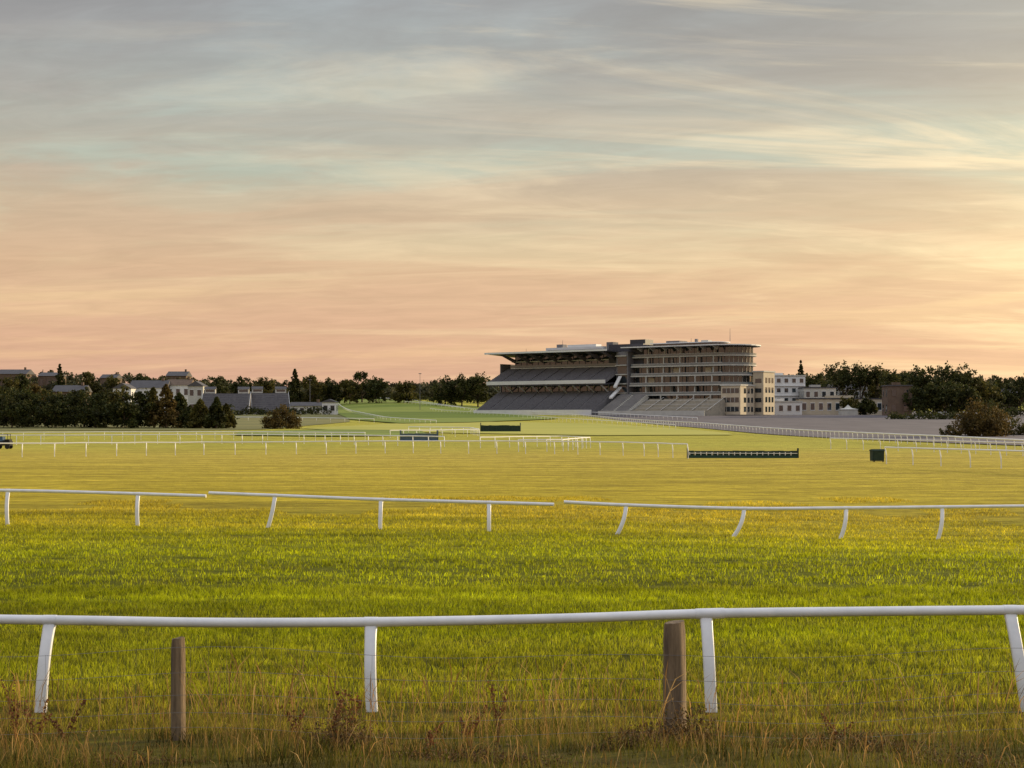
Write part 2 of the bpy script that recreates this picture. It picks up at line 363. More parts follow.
# ---------------------------------------------------------------- wooden posts + stock fence
YF=12.5
def wpost(px,pyt,w,lean=0):
    x0=X(px,YF);z0=h(x0,YF)-.3;z1=Z(pyt,YF);mb=MB();i=mb.mi(wood);seg=18;rows=14
    for q in range(rows+1):
        t=q/rows;z=z0+(z1-z0)*t
        for j in range(seg):
            an=2*math.pi*j/seg;r=w/2*(1.04-.06*t)*(1+.05*math.sin(3*an+1)+.03*math.sin(7*an+t*3)+random.uniform(-.012,.012))
            if q==rows:r*=.9
            mb.v.append((x0+lean*t+r*math.cos(an),YF+r*math.sin(an),z+(random.uniform(-.006,.006)+.012*math.cos(an) if q>=rows-1 else 0)))
    for q in range(rows):
        for j in range(seg):
            mb.f.append([q*seg+j,q*seg+(j+1)%seg,(q+1)*seg+(j+1)%seg,(q+1)*seg+j]);mb.m.append(i)
    mb.f.append([rows*seg+j for j in range(seg)]);mb.m.append(i)
    mb.obj('wooden_fence_post',smooth=True)
wpost(178,638,.118,.0);wpost(675,622,.185,-.01)
wpost(-330,636,.12);wpost(1190,630,.13)
mb=MB()
xa,xb=X(-330,YF),X(1190,YF);yw=YF-.1
for k,zz in enumerate([.12,.25,.40,.58,.78]):
    pts=[(x,yw,h(x,YF)+zz+.01*math.sin(x*1.3+k)) for x in np.linspace(xa,xb,40)];mb.tube(pts,.0016,wire_m,4)
x=xa
while x<xb:
    mb.tube([(x,yw+.004,h(x,YF)+.1),(x+.01,yw+.004,h(x,YF)+.78)],.0011,wire_m,3);x+=.15
mb.obj('wire_stock_fence')

# ---------------------------------------------------------------- foreground running rail
def catmull(P,n=8):
    P=[Vector(p) for p in P];out=[]
    for i in range(len(P)-1):
        p0=P[max(i-1,0)];p1=P[i];p2=P[i+1];p3=P[min(i+2,len(P)-1)]
        for k in range(n):
            t=k/n;out.append(.5*((2*p1)+(p2-p0)*t+(2*p0-5*p1+4*p2-p3)*t*t+(3*p1-p0-3*p2+p3)*t**3))
    out.append(P[-1]);return out
def near_rail(tops,posts,r,pw,pd,setback,joints=()):
    root=empty('running_rail')
    P=[(X(a,Y),Y,Z(b,Y)) for a,b,Y in tops];C=catmull(P,8)
    mb=MB();mb.tube(C,r,white,14)
    for j in joints:
        c_=min(C,key=lambda p:abs(p.x-X(j,p.y)));i=C.index(c_);i=min(max(i,1),len(C)-2)
        d=(C[i+1]-C[i-1]).normalized();mb.tube([c_-d*.16,c_+d*.16],r*1.1,white,14)
    mb.obj('rail',root,smooth=True)
    for pt,pb,pyb in posts:
        c_=min(C,key=lambda p:abs(p.x-X(pt,p.y)))
        for i in range(len(C)-1):
            ua=C[i].x/C[i].y;ub=C[i+1].x/C[i+1].y;u=(pt-512)/F
            if ua<=u<=ub: t=(u-ua)/(ub-ua);c_=C[i].lerp(C[i+1],t)
        top=c_.copy();top.z-=r*.6
        yb=top.y-setback;xb_=X(pb,yb);zb=h(xb_,yb)
        dx=top.x-xb_
        pts=[]
        for t in np.linspace(0,1,15):
            z=zb-.15+(top.z-zb+.15)*t
            f=max(0,(t-.15)/.85)**2.4
            pts.append((xb_+dx*(.35*t+.65*(1-(1-t)**2.2)),yb+(top.y-yb)*f,z))
        wl=[pw*(.95 if t<.9 else .95+1.0*(t-.9)) for t in np.linspace(0,1,15)]
        m2=MB();m2.sweep(pts,(1,0,0),wl,pd,white)
        m2.tube([(top.x-pw*.55,top.y,top.z+r*.6),(top.x+pw*.55,top.y,top.z+r*.6)],r*1.07,white,14)
        m2.obj('rail_post',root,smooth=True)
Y1=16.75
near_rail([(-620,624,Y1),(-290,617,Y1),(45,620,Y1),(210,622.5,Y1),(372,622,Y1),(560,618.5,Y1),(710,613.5,Y1),(860,611.5,Y1),(1015,610,Y1),(1350,607,Y1),(1680,607,Y1)],
  [(-290,-284,712),(50,40,712),(371,373,715),(706,712,715),(1010,1030,690),(1345,1352,715)],.054,.135,.06,.25,joints=(706,))
def Y2(px): return float(np.interp(px,[-400,0,138,270,490,620,740,940,1400],[44,45.5,45,44.2,43.2,42.8,42.8,44.5,50]))
def T(l):return [(a,b,Y2(a)) for a,b in l]
near_rail(T([(-420,487),(-130,489),(8,490.5),(110,493),(206,496)]),[(-380,-382,0),(-250,-250,0),(-120,-120,0),(8,8,0),(138,138,0)],.05,.12,.06,.2)
near_rail(T([(209,493),(275,495.5),(380,499.5),(489,502.5),(554,504.5)]),[(275,266,0),(381,380,0),(489,489,0)],.05,.12,.06,.2)
near_rail(T([(564,502),(624,505),(742,508.5),(845,508),(942,507),(1060,506),(1300,506)]),[(626,614,0),(744,729,0),(846,838,0),(942,936,0),(1045,1040,0),(1160,1158,0)],.05,.12,.06,.2)

# ---------------------------------------------------------------- distant rails
def far_rail(P,ht=1.15,sp=2.8,r=.06,pr=.045):
    W=[hit(*p) for p in P];W=np.array(W);d=np.r_[0,np.cumsum(np.hypot(*np.diff(W,axis=0).T))]
    L=d[-1];t=np.arange(0,L,sp);x=np.interp(t,d,W[:,0]);y=np.interp(t,d,W[:,1]);mb=MB()
    pts=[(a,b,h(a,b)+ht+random.uniform(-.02,.02)) for a,b in zip(x,y)]
    if len(pts)>1: mb.tube(pts,r,white_far,6)
    for a,b,z in pts:
        mb.tube([(a+.05,b-.22,h(a,b)-.1),(a+.04,b-.2,z-.5),(a,b-.02,z-.03)],pr,white_far,5)
    mb.obj('running_rail')
far_rail([(-120,459),(0,457.5),(200,455),(400,453),(560,454),(640,456),(692,459)],r=.06)
far_rail([(-120,446.5),(0,445),(200,443.5),(330,444),(450,447)],r=.07)
far_rail([(-60,440.5),(100,440),(250,440),(372,441.5)],r=.08,pr=.03)
far_rail([(390,438),(480,436.5),(470,434),(400,433)],r=.09)
far_rail([(480,448),(560,446),(590,448),(560,451.5),(500,452)],r=.06)
far_rail([(405,404),(470,411),(540,415),(600,420),(700,428),(820,438),(940,446),(1100,457)],r=.10,pr=.045)
far_rail([(430,411),(530,419),(620,426),(680,431)],r=.08,pr=.04,sp=5.6)
far_rail([(885,464),(960,467),(1030,470),(1150,476)],r=.06)
far_rail([(830,449),(930,452),(1040,457)],r=.06)
far_rail([(334,404),(350,413),(385,421),(440,425)],r=.12,sp=5.6)
far_rail([(375,399),(420,404),(470,411)],r=.13,sp=5.6)
far_rail([(470,413),(540,413.5),(600,415.5),(700,422)],r=.13,pr=.05,sp=5.6)
far_rail([(230,421),(300,421.5),(380,423)],r=.12,sp=5.6)

def mid_fence(name,px0,px1,py,ht,m_,top=None,white_rows=False):
    x0,y0=hit(px0,py);x1,y1=hit(px1,py);d=Vector((x1-x0,y1-y0,0));L=d.length;d.normalize();n=Vector((d.y,-d.x,0))
    z0=min(h(x0,y0),h(x1,y1))
    fr=lambda a,b,z:(x0+d.x*a+n.x*b,y0+d.y*a+n.y*b,z0+z)
    mb=MB(fr)
    N=int(L/.5)
    for i in range(N):
        a=i*L/N;hh=ht*random.uniform(.93,1.0)
        mb.box(a,a+L/N-.02,-.25,.25,0.05,hh,m_)
    mb.box(-.02,L+.02,.27,.35,.0,.22,top or m_)
    if white_rows:
        for i in range(int(L/.45)):
            mb.box(i*.45+.1,i*.45+.17,.30,.36,.23,ht*.8,white_far)
        mb.box(0,L,.37,.42,ht*.62,ht*.70,white_far)
    for a in(-.1,L+.02):mb.box(a,a+.1,-.3,.3,-.2,ht*1.35,m_)
    mb.obj(name)
mid_fence('hurdle_jump',688,797,458,.60,hedge_g,teal,True)
mid_fence('steeplechase_fence',481,520,432,1.3,hedge_g,teal)
mid_fence('steeplechase_fence',401,437,441,1.1,mat('blue_grey_brush',(.10,.14,.17),.9,scale=3),bluep)
def bin_():
    x,y=hit(877,462);z=h(x,y);mb=MB(lambda a,b,c_:(x+a,y+b,z+c_))
    mb.extr([(-.4,0.08),(.4,.08),(.46,.8),(-.46,.8)],-.42,.42,hedge_g);mb.extr([(-.5,.803),(.5,.803),(.45,.88),(-.3,.95),(-.45,.88)],-.46,.46,hedge_g)
    for sx in(-.35,.3):mb.box(sx,sx+.06,-.5,-.38,0,.16,rubber)
    mb.obj('green_refuse_bin')
bin_()
def cart():
    x,y=hit(4,449);z=h(x,y);mb=MB(lambda a,b,c_:(x+a,y+b,z+c_))
    mb.extr([(-.5,.35),(.5,.35),(.5,.8),(-.5,.8)],-.9,.75,rubber)
    mb.box(-.9,.0,-.45,.45,.803,1.3,bluep);mb.box(.2,.7,-.45,.45,.803,1.0,rubber)
    mb.box(-.85,.6,-.5,.5,1.5,1.56,rubber)
    for a in(-.82,.5):
        for b_ in(-.45,.42):mb.box(a,a+.04,b_,b_+.04,.8,1.5,rubber)
    for a in(-.6,.5):
        for b_ in(-.55,.45):
            mb.tube([(x+a,y+b_,z+.25),(x+a,y+b_+.1,z+.25)],.25,rubber,12)
    mb.obj('utility_cart')
cart()

# ---------------------------------------------------------------- grandstands
tv=(-.8,.6);nv=(-.6,-.8);OX=X(727,560);OY=560.;ZB=4.5
def GF(a,b,z):return(OX+tv[0]*a+nv[0]*b,OY+tv[1]*a+nv[1]*b,ZB+z)
def outline(off,end,back=-16,a1=40,bul=7):
    P=[(a1,back),(a1,off)]
    P.append((end+0,off));n=12;cy=(off+back)/2;ry=(off-back)/2
    for i in range(1,n):
        th=math.pi*i/n;P.append((end-bul*math.sin(th),cy+ry*math.cos(th)))
    P.append((end,back));return P
gsB=empty('grandstand_curved');FH=3.65
mb=MB(GF)
for k in range(7):
    z=k*FH;bo=6.2-(.55*k)+(.4 if k%2 else 0)
    mb.prism(outline(bo,0,bul=7.5),z,z+.42,conc)
    if k>0:
        mb.prism([(39.9,bo-.22),(39.9,bo-.12),(0,bo-.12),(0,bo-.22)],z+.42,z+1.2,balus)
        O1=outline(bo-.12,0,bul=7.38)[2:-1]
        for i in range(len(O1)-1):
            (a0,b0),(a1,b1)=O1[i],O1[i+1];mb.prism([(a0,b0),(a1,b1),(a1+.1,b1),(a0+.1,b0-.02)],z+.43,z+1.2,balus)
        mb.box(0,39.8,bo-.2,bo-.13,z+1.203,z+1.29,whitep)
    mb.prism(outline(.8,0.2,-15.6,39.6,5.6),z+.42,z+FH,glass)
    G=outline(.9,0.2,-15.6,39.6,5.7)
    for a in np.arange(.5,39.6,2.6):mb.box(a,a+.12,.8,.93,z+.42,z+FH,concg)
    for (a,b_) in G[3:-1]:mb.box(a-.08,a+.08,b_-.08,b_+.08,z+.42,z+FH,conc)
    for a in np.arange(4,40,7.2):mb.box(a,a+.4,bo-1.3,bo-.9,z+.42,z+FH,conc)
    if k in(2,4,5):
        for a in np.arange(2,40,10.4):
            mb.extr([(.95,z+.42),(bo-1.8,z+.42),(bo-2.6,z+FH),(.95,z+FH)],a,a+.12,conc)
    for a in((6,20) if k%3==1 else (31,)):
        if k in(1,3,4):mb.box(a,a+2.6,.94,1.05,z+.42,z+FH-.5,cream)
mb.obj('balcony_floors',gsB)
mb=MB(GF);zr=7*FH
mb.prism(outline(7.5,0,-17,42,9.5),zr+.0,zr+.15,roofd);mb.prism(outline(7.7,0,-17.2,42.2,9.7),zr+.15,zr+.55,whitep)
mb.prism(outline(-3,8,-13,34,3),zr+.55,zr+1.9,glass);mb.prism(outline(-2.2,8,-13.8,35,4),zr+1.9,zr+2.15,whitep)
mb.box(24,30,-12,-6,zr+2.15,zr+3.1,concg);mb.box(12,15,-10,-7,zr+2.15,zr+3.0,conc);mb.box(18,19,-10,-9,zr+2.15,zr+3.7,concg)
for a in np.arange(2,40,5.5):mb.extr([(3.6,zr-1.3),(4,zr-1.3),(7.2,zr-.02),(2.5,zr-.02)],a,a+.3,conc)
mb.obj('roof',gsB)
mb=MB(GF)
mb.box(-12,-7.7,-15,-6,0,zr*.62,cream);mb.box(-12.3,-7.4,-15.3,-5.7,zr*.62,zr*.62+.5,conc)
mb.box(-9,-1,-4.5,6.4,0,10.6,cream);mb.box(-9.3,-.7,-4.8,6.7,10.6,11.1,conc)
for k in range(3):
    mb.box(-8.4,-1.6,6.4,6.46,1.1+k*3.4,2.9+k*3.4,glass)
    for a in(-6.8,-5.1,-3.4):mb.box(a,a+.15,6.47,6.55,1.1+k*3.4,2.9+k*3.4,conc)
    for b_ in(-3.5,-.8,2):mb.box(-9.06,-9,b_,b_+1.6,1+k*3.4,2.9+k*3.4,glass)
for k in range(4):
    for b_ in(-14,-11.5,-9):mb.box(-12.06,-12,b_,b_+1.4,1+k*3.6,3+k*3.6,glass)
    mb.box(-11.2,-8.6,-6,-5.94,1+k*3.6,2.6+k*3.6,glass)
mb.obj('stair_core',gsB)
def steps(mb,a0,a1,b_in,b_out,zt,zb_,n,m_,solid=True,aisles=6,am=None,th=.8):
    for i in range(n):
        bo=b_out+(b_in-b_out)*i/n;bi=b_out+(b_in-b_out)*(i+1)/n;z=zb_+(zt-zb_)*(i+1)/n
        z_low=(-2 if solid else z-th)
        mb.box(a0,a1,min(bo,bi),max(bo,bi)-.003,z_low,z,am or conc)
        A=np.linspace(a0,a1,aisles+1)
        for j in range(aisles):
            mb.box(A[j]+.6,A[j+1]-.6,min(bo,bi)+.12,max(bo,bi)-.18,z+.002,z+.38,m_)
mb=MB(GF);steps(mb,-3,30,6.8,20,5.6,.6,13,seatl,aisles=5,am=seatl)
steps(mb,30.2,43,6.8,22,7.6,.6,15,concg,aisles=2,am=conc)
for a in np.linspace(-3,43,8):mb.extr([(6.8,6.6),(6.8,6.7),(20,1.7),(20,1.6)],a-.05,a+.05,whitep)
for b_,z_ in((9,5.0),(13,3.5),(17,2.1)):mb.box(-2.8,29.8,b_,b_+.08,z_+.3,z_+.4,whitep)
mb.box(-3,43,22.1,22.3,-2,1.4,conc)
mb.obj('terrace',gsB)
gsA=empty('grandstand_main');mb=MB(GF);A0,A1=46,103
steps(mb,A0,A1,6,22,9,.9,18,seat,aisles=8,am=concg)
mb.box(A0,A1,22.05,22.3,-2,1.9,whitep)
mb.box(A0,A1,-14,5.7,-2,9,concg)
mb.box(A0+.5,A1-.5,-13,4,9,12.2,glass)
for a in np.arange(A0+.5,A1,3.4):mb.box(a,a+.3,4,4.3,9.003,12.2,conc)
steps(mb,A0,A1,0,13,18.6,13.0,13,seat,solid=False,aisles=8,am=concg,th=1.1)
mb.extr([(13.02,12.1),(13.4,12.1),(13.5,13.5),(13.02,13.5)],A0-.3,A1+.3,whitep)
mb.extr([(3,12.3),(13,11.5),(13,12.08),(3,12.9)],A0,A1,roofd)
for a in np.arange(A0+2,A1,6.6):
    mb.extr([(6.5,8.6),(7.1,8.6),(12.6,11.5),(11.6,11.5)],a,a+.4,whitep)
mb.obj('seating_tiers',gsA)
mb=MB(GF)
mb.box(A0+.5,A1-4,-13,-.4,12.25,24.0,glass)
for a in np.arange(A0+.5,A1-4,2.9):mb.box(a,a+.18,-.4,-.2,18.8,24.0,concg)
for k,zz in enumerate((18.9,21.6)):mb.box(A0,A1-3,-.42,1.2-k*.6,zz,zz+.4,whitep)
mb.box(A0,A1-3,1.1,1.2,19.4,20.3,balus)
mb.extr([(-14,23.9),(-4,24.0),(13.2,24.7),(13.5,25.1),(-4,24.7),(-14,24.5)],A0-1,A1+1,roofd)
mb.extr([(13.2,24.55),(13.65,24.6),(13.65,25.3),(13.2,25.22)],A0-1.2,A1+1.2,whitep)
for a in np.arange(A0+3,A1,7):mb.extr([(-.2,21),(.2,21),(11.5,24.5),(8,24.4),(0,22.6)],a,a+.35,concg)
mb.box(A0+12,A0+40,-12,-4,24.6,27.4,whitep);mb.box(A0+12.3,A0+39,-3.98,-3.9,25.7,26.4,glass)
mb.box(A0+16,A0+30,-9,-5,27.4,28.4,whitep);mb.box(A0+8,A0+11,-9,-5,24.6,29,concg);mb.box(A0+33,A0+36,-9,-6,27.4,28.8,concg)
mb.box(A0-10,A0+6,-11,1,19,27.6,roofd);mb.box(A0-9,A0-2,-8,-2,27.6,29.4,roofd)
mb.box(A0-5.5,A0-.2,-14,5,-2,24.5,concg)
for k in range(6):
    mb.box(A0-5,A0-.8,5,5.08,1.6+k*3.6,4.4+k*3.6,glass);mb.box(A0-5.3,A0-.4,5.01,6.2,4.6+k*3.6,4.95+k*3.6,conc)
for k in range(3):
    zz=2+k*4.2
    mb.extr([(6.3+k*.1,zz+4),(6.3,zz+4.6),(16-3*k,zz+.6),(16-3*k,zz)],A0-3.5,A0-2,whitep)
mb.box(A1,A1+.5,-12,4,-2,21,concg)
mb.obj('upper_storeys_and_roof',gsA)
mb=MB(GF)
for a,b_,z0,z1 in[(2,-6,zr+2.15,zr+7),(20,-8,zr+2.15,zr+4.0),(A0+33,-6,28,30.5),(A0+50,-4,24.5,27.5)]:
    x,y,z=GF(a,b_,z0);mb.tube([(x,y,z),(x,y,z+z1-z0)],.12,concg,6,.05)
mb.obj('roof_masts',gsA)

# ---------------------------------------------------------------- generic buildings
def building(name,px0,px1,pyt,Y,depth,floors,wall,roofm,roof='flat',rise=2.0,winm=glass,ang=0,wsp=3.0,frame=None):
    frame=frame or whitep
    x0,x1=X(px0,Y),X(px1,Y);xc=(x0+x1)/2;w=(x1-x0);zb=min(h(x0,Y),h(x1,Y));zt=Z(pyt,Y);Ht=zt-zb
    if roof!='flat':Ht-=rise
    ca,sa=math.cos(ang),math.sin(ang)
    fr=lambda a,b,z:(xc+ca*a-sa*b,Y+sa*a+ca*b,zb+z)
    root=empty(name);mb=MB(fr);mb.box(-w/2,w/2,0,depth,-2,Ht,wall);mb.obj('walls',root)
    mb=MB(fr)
    if roof=='flat':
        mb.box(-w/2-.3,w/2+.3,-.3,depth+.3,Ht,Ht+.4,roofm);mb.box(-w*.2,w*.1,depth*.3,depth*.6,Ht+.4,Ht+1.4,wall)
    elif roof=='gable':
        mb.extr([(-.5,Ht),(depth/2,Ht+rise),(depth+.5,Ht)],-w/2-.3,w/2+.3,roofm)
        mb.box(w*.3,w*.3+.9,depth/2-.5,depth/2+.4,Ht+rise*.4,Ht+rise+1.1,brick)
    elif roof=='gablef':
        k=len(mb.v)
        for b_ in(-.4,depth+.4):
            for a,z in((-w/2-.4,Ht),(0,Ht+rise),(w/2+.4,Ht)):mb.v.append(fr(a,b_,z))
        i=mb.mi(roofm)
        for f_ in([0,1,2],[5,4,3],[0,3,4,1],[1,4,5,2],[2,5,3,0]):mb.f.append([k+q for q in f_]);mb.m.append(i)
    mb.obj('roof',root)
    mb=MB(fr);fh=Ht/floors;nw=max(2,int(w/wsp))
    for k in range(floors):
        for j in range(nw):
            a=-w/2+w*(j+.5)/nw;ww=min(1.5,w/nw*.6)
            mb.box(a-ww/2-.1,a+ww/2+.1,-.08,-.002,fh*k+fh*.28,fh*k+fh*.78,frame)
            mb.box(a-ww/2,a+ww/2,-.12,-.083,fh*k+fh*.33,fh*k+fh*.74,winm)
        if k and floors>2:mb.box(-w/2,w/2,-.5,-.003,fh*k-.15,fh*k+.1,frame)
    nd=max(2,int(depth/3.5))
    for sgn in(-1,1):
        for k in range(floors):
            for j in range(nd):
                b_=depth*(j+.5)/nd;aa=sgn*w/2
                mb.box(min(aa,aa+sgn*.08),max(aa,aa+sgn*.08),b_-.6,b_+.6,fh*k+fh*.3,fh*k+fh*.75,winm)
    mb.obj('windows',root)
building('white_house',113,131,383,600,10,2,whitep,slate,'gablef',2.2)
building('white_house',129,166,380,612,12,2,whitep,slate,'gable',3.2)
building('white_house',166,190,379,618,10,2,whitep,brick,'gable',2.5)
building('brick_house',52,84,385,560,10,2,brick,slate,'gable',2.5)
building('white_house',188,203,381,600,9,2,conc,slate,'gablef',2.0)
building('brick_building',-4,26,369,760,14,2,brick,slate,'gable',2.5,frame=brick)
building('brick_building',38,58,372,770,14,2,brick,slate,'gable',2,frame=brick)
building('brick_building',166,186,371,770,14,2,brick,slate,'gable',2.5,frame=brick)
building('brick_building',100,116,374,765,12,2,brick,slate,'gable',2,frame=brick)
building('white_house',322,336,399,560,7,1,whitep,slate,'gablef',1.2)
building('low_pavilion',290,322,402,590,8,1,conc,slate,'gable',1.5)
building('hospitality_building',759,806,376,610,18,4,whitep,conc,'flat',ang=.12)
building('hospitality_building',804,836,388,600,16,2,conc,roofd,'flat')
building('hospitality_building',832,868,384,660,14,3,conc,slate,'gable',2.5)
building('low_pavilion',800,892,399,585,9,1,cream,roofd,'flat')
building('low_pavilion',760,802,402,580,7,1,whitep,conc,'flat')
building('brick_house',888,912,386,540,9,2,brick,slate,'flat',2.5,frame=brick)
building('white_house',938,960,385,640,9,2,conc,slate,'gable',2.2)
building('brick_building',990,1018,388,620,12,2,brick,slate,'gable',2.2,frame=brick)
building('brick_building',1040,1090,386,620,12,2,brick,slate,'gable',2.2,frame=brick)
def tent(px,Y,w,ht):
    x=X(px,Y);z=h(x,Y);mb=MB(lambda a,b,c_:(x+a,Y+b,z+c_));mb.box(-w/2,w/2,-w/2,w/2,0,ht*.55,conc)
    k=len(mb.v);mb.v+= [(x+a,Y+b,z+ht*.553) for a,b in((-w/2-.3,-w/2-.3),(w/2+.3,-w/2-.3),(w/2+.3,w/2+.3),(-w/2-.3,w/2+.3))]
    mb.v+=[(x+a,Y+b,z+ht*.68) for a,b in((-w/5,-w/5),(w/5,-w/5),(w/5,w/5),(-w/5,w/5))]+[(x,Y,z+ht)];i=mb.mi(conc)
    for q in range(4):
        mb.f.append([k+q,k+(q+1)%4,k+4+(q+1)%4,k+4+q]);mb.m.append(i);mb.f.append([k+4+q,k+4+(q+1)%4,k+8]);mb.m.append(i)
    mb.obj('marquee_tent')
tent(848,570,6,4)
def side_stand(px0,px1,Y,ang,rows,name):
    x0=X(px0,Y);z0=h(x0,Y);L=X(px1,Y)-x0;ca,sa=math.cos(ang),math.sin(ang)
    mb=MB(lambda a,b,z:(x0+ca*a+sa*b,Y+sa*a-ca*b,z0+z))
    steps(mb,0,L,0,14,8.0,.6,rows,seat,aisles=3,am=concg)
    mb.box(0,L,-6,-.01,-2,8.3,concg);mb.box(-.3,L+.3,-6.2,-.8,8.3,8.5,slate)
    for j,a in enumerate(np.linspace(0.5,L-5,2)):
        mb.box(a,a+4.2,-5,-1.5,8.5,10.2,conc);mb.extr([(-5.3,10.2),(-3.2,11.2),(-1.2,10.2)],a-.2,a+4.4,slate);mb.box(a+.4,a+3.8,-1.5,-1.45,9.1,9.9,glass)
    for a in (0,L):mb.extr([(0,9.0),(0,9.1),(14,1.7),(14,1.6)],a-.05,a+.05,whitep)
    mb.obj(name)
side_stand(203,250,590,.12,11,'spectator_stand');side_stand(251,288,600,.2,10,'spectator_stand')
for px,Y,pt in((420,640,374),(60,700,368),(955,640,372),(310,640,380)):
    x=X(px,Y);z=h(x,Y);mb=MB();zt=Z(pt,Y);mb.tube([(x,Y,z-.3),(x,Y,zt)],.13,concg,6,.08);mb.box(x-.6,x+.6,Y-.2,Y+.2,zt,zt+.3,concg);mb.obj('light_mast')

# ---------------------------------------------------------------- trees
def leaves(P,s,n_per,spread):
    n=len(P)*n_per;C=np.repeat(P,n_per,0)+rng.normal(size=(n,3))*np.repeat(spread,n_per)[:,None]*.5
    a=rng.normal(size=(n,3));a/=np.linalg.norm(a,axis=1)[:,None];b_=np.cross(a,rng.normal(size=(n,3)));b_/=np.linalg.norm(b_,axis=1)[:,None]
    ss=(s*rng.uniform(.5,1.2,n))[:,None]
    return np.stack([C-a*ss,C-b_*ss*.7,C+a*ss,C+b_*ss*.7],1).reshape(-1,3)
def tree(name,px,Y,ht,w,m_,kind='round',s=.28,ncl=70,per=32,base=None):
    x=X(px,Y);z=h(x,Y);root=empty(name);mb=MB()
    tp=.62 if kind!='conifer' else .95
    lean=random.uniform(-.03,.03)*ht
    mb.tube([(x,Y,z-.3),(x+lean*.3,Y,z+ht*.3*tp),(x+lean,Y,z+ht*tp)],ht*.028,bark,8,ht*.006)
    P=[];sp=[]
    if kind=='conifer':
        for i in range(ncl):
            t=random.random()**.8;r=w/2*(1-t)**.75*random.uniform(.35,1.05);an=random.uniform(0,6.28)
            P.append((x+r*math.cos(an)+lean*t,Y+r*math.sin(an),z+ht*(.06+.93*t)));sp.append(w*.10*(1.2-t))
        for i in range(10):
            t=.15+.07*i;an=i*2.4;r=w/2*(1-t)**.75*.7
            mb.tube([(x,Y,z+ht*t),(x+r*math.cos(an),Y+r*math.sin(an),z+ht*t-.1)],ht*.006,bark,4,.01)
    else:
        nb=random.randint(6,9);lob=[]
        for i in range(nb):
            an=i*2.4+random.uniform(-.4,.4);r=w*random.uniform(.18,.34);zz=ht*random.uniform(.32,.80) if kind!='bush' else ht*random.uniform(.25,.65)
            lob.append((x+r*math.cos(an),Y+r*math.sin(an),z+zz,w*random.uniform(.18,.28)))
            mb.tube([(x,Y,z+ht*.2),(x+r*.5*math.cos(an),Y+r*.5*math.sin(an),z+zz*.7),(x+r*math.cos(an),Y+r*math.sin(an),z+zz)],ht*.012,bark,5,ht*.003)
        lob.append((x+lean,Y,z+ht*.8,w*.2))
        if kind!='bush':lob+=[(x-w*.2,Y,z+ht*.25,w*.2),(x+w*.2,Y-1,z+ht*.25,w*.2)]
        if kind=='bush':lob+= [(x+w*.3*q,Y,z+ht*.3,w*.2) for q in(-1,-.4,.4,1)]
        for i in range(ncl):
            lx,ly,lz,lr=random.choice(lob);v=Vector((random.gauss(0,1),random.gauss(0,1),random.gauss(0,.8))).normalized()*lr*random.uniform(.4,1.05)
            P.append((lx+v.x,ly+v.y,max(z+.15,min(z+ht,lz+v.z))));sp.append(w*random.uniform(.05,.1))
    mb.obj('trunk',root)
    V=leaves(np.array(P),s,per,np.array(sp));V[:,2]=np.maximum(V[:,2],z)
    np_mesh('crown',V,np.arange(len(V)).reshape(-1,4),[m_],root)
spec=[(-60,375,10.5,10,0),(-30,365,10,10,0),(5,360,9.5,10,0),(22,345,9.2,10,0),(45,352,8.6,10,1),(66,350,8.4,9,0),(84,342,9,10,0),(104,350,9,9,0),(122,345,9.0,9,1),(138,340,8.4,9,0),(12,335,7,9,0),(95,335,6.5,9,0),(55,335,6.5,8,0),(125,332,6.5,8,0)]
for px,Y,ht,w,k in spec:tree('broadleaf_tree',px,Y,ht,w,leaf_olive if k else leaf_dark,ncl=100,s=.34)
for px,Y,ht,w,mm in[(154,340,9.2,6.5,leaf_olive),(166,338,9.8,7.5,leaf_autumn),(180,345,8,8,leaf_dark),(200,335,6.5,6.5,leaf_olive),(216,332,7,5.6,leaf_dark),(226,335,5.5,5,leaf_olive),(190,338,5,7,leaf_dark)]:
    tree('conifer_tree',px,Y,ht,w,mm,'conifer',ncl=150,s=.32)
tree('autumn_tree',37,410,12,7,leaf_autumn)
tree('round_bush',281,332,4.9,8.2,leaf_autumn,'bush',s=.2,ncl=190)
tree('round_bush',1062,262,4.6,9,leaf_olive,'bush',s=.2,ncl=120)
tree('round_bush',980,245,5.6,9.6,leaf_autumn,'bush',s=.2,ncl=280)
tree('round_bush',1012,255,2.6,7,leaf_olive,'bush',s=.18,ncl=90)
tree('round_bush',950,250,1.6,4,leaf_olive,'bush',s=.15,ncl=50)
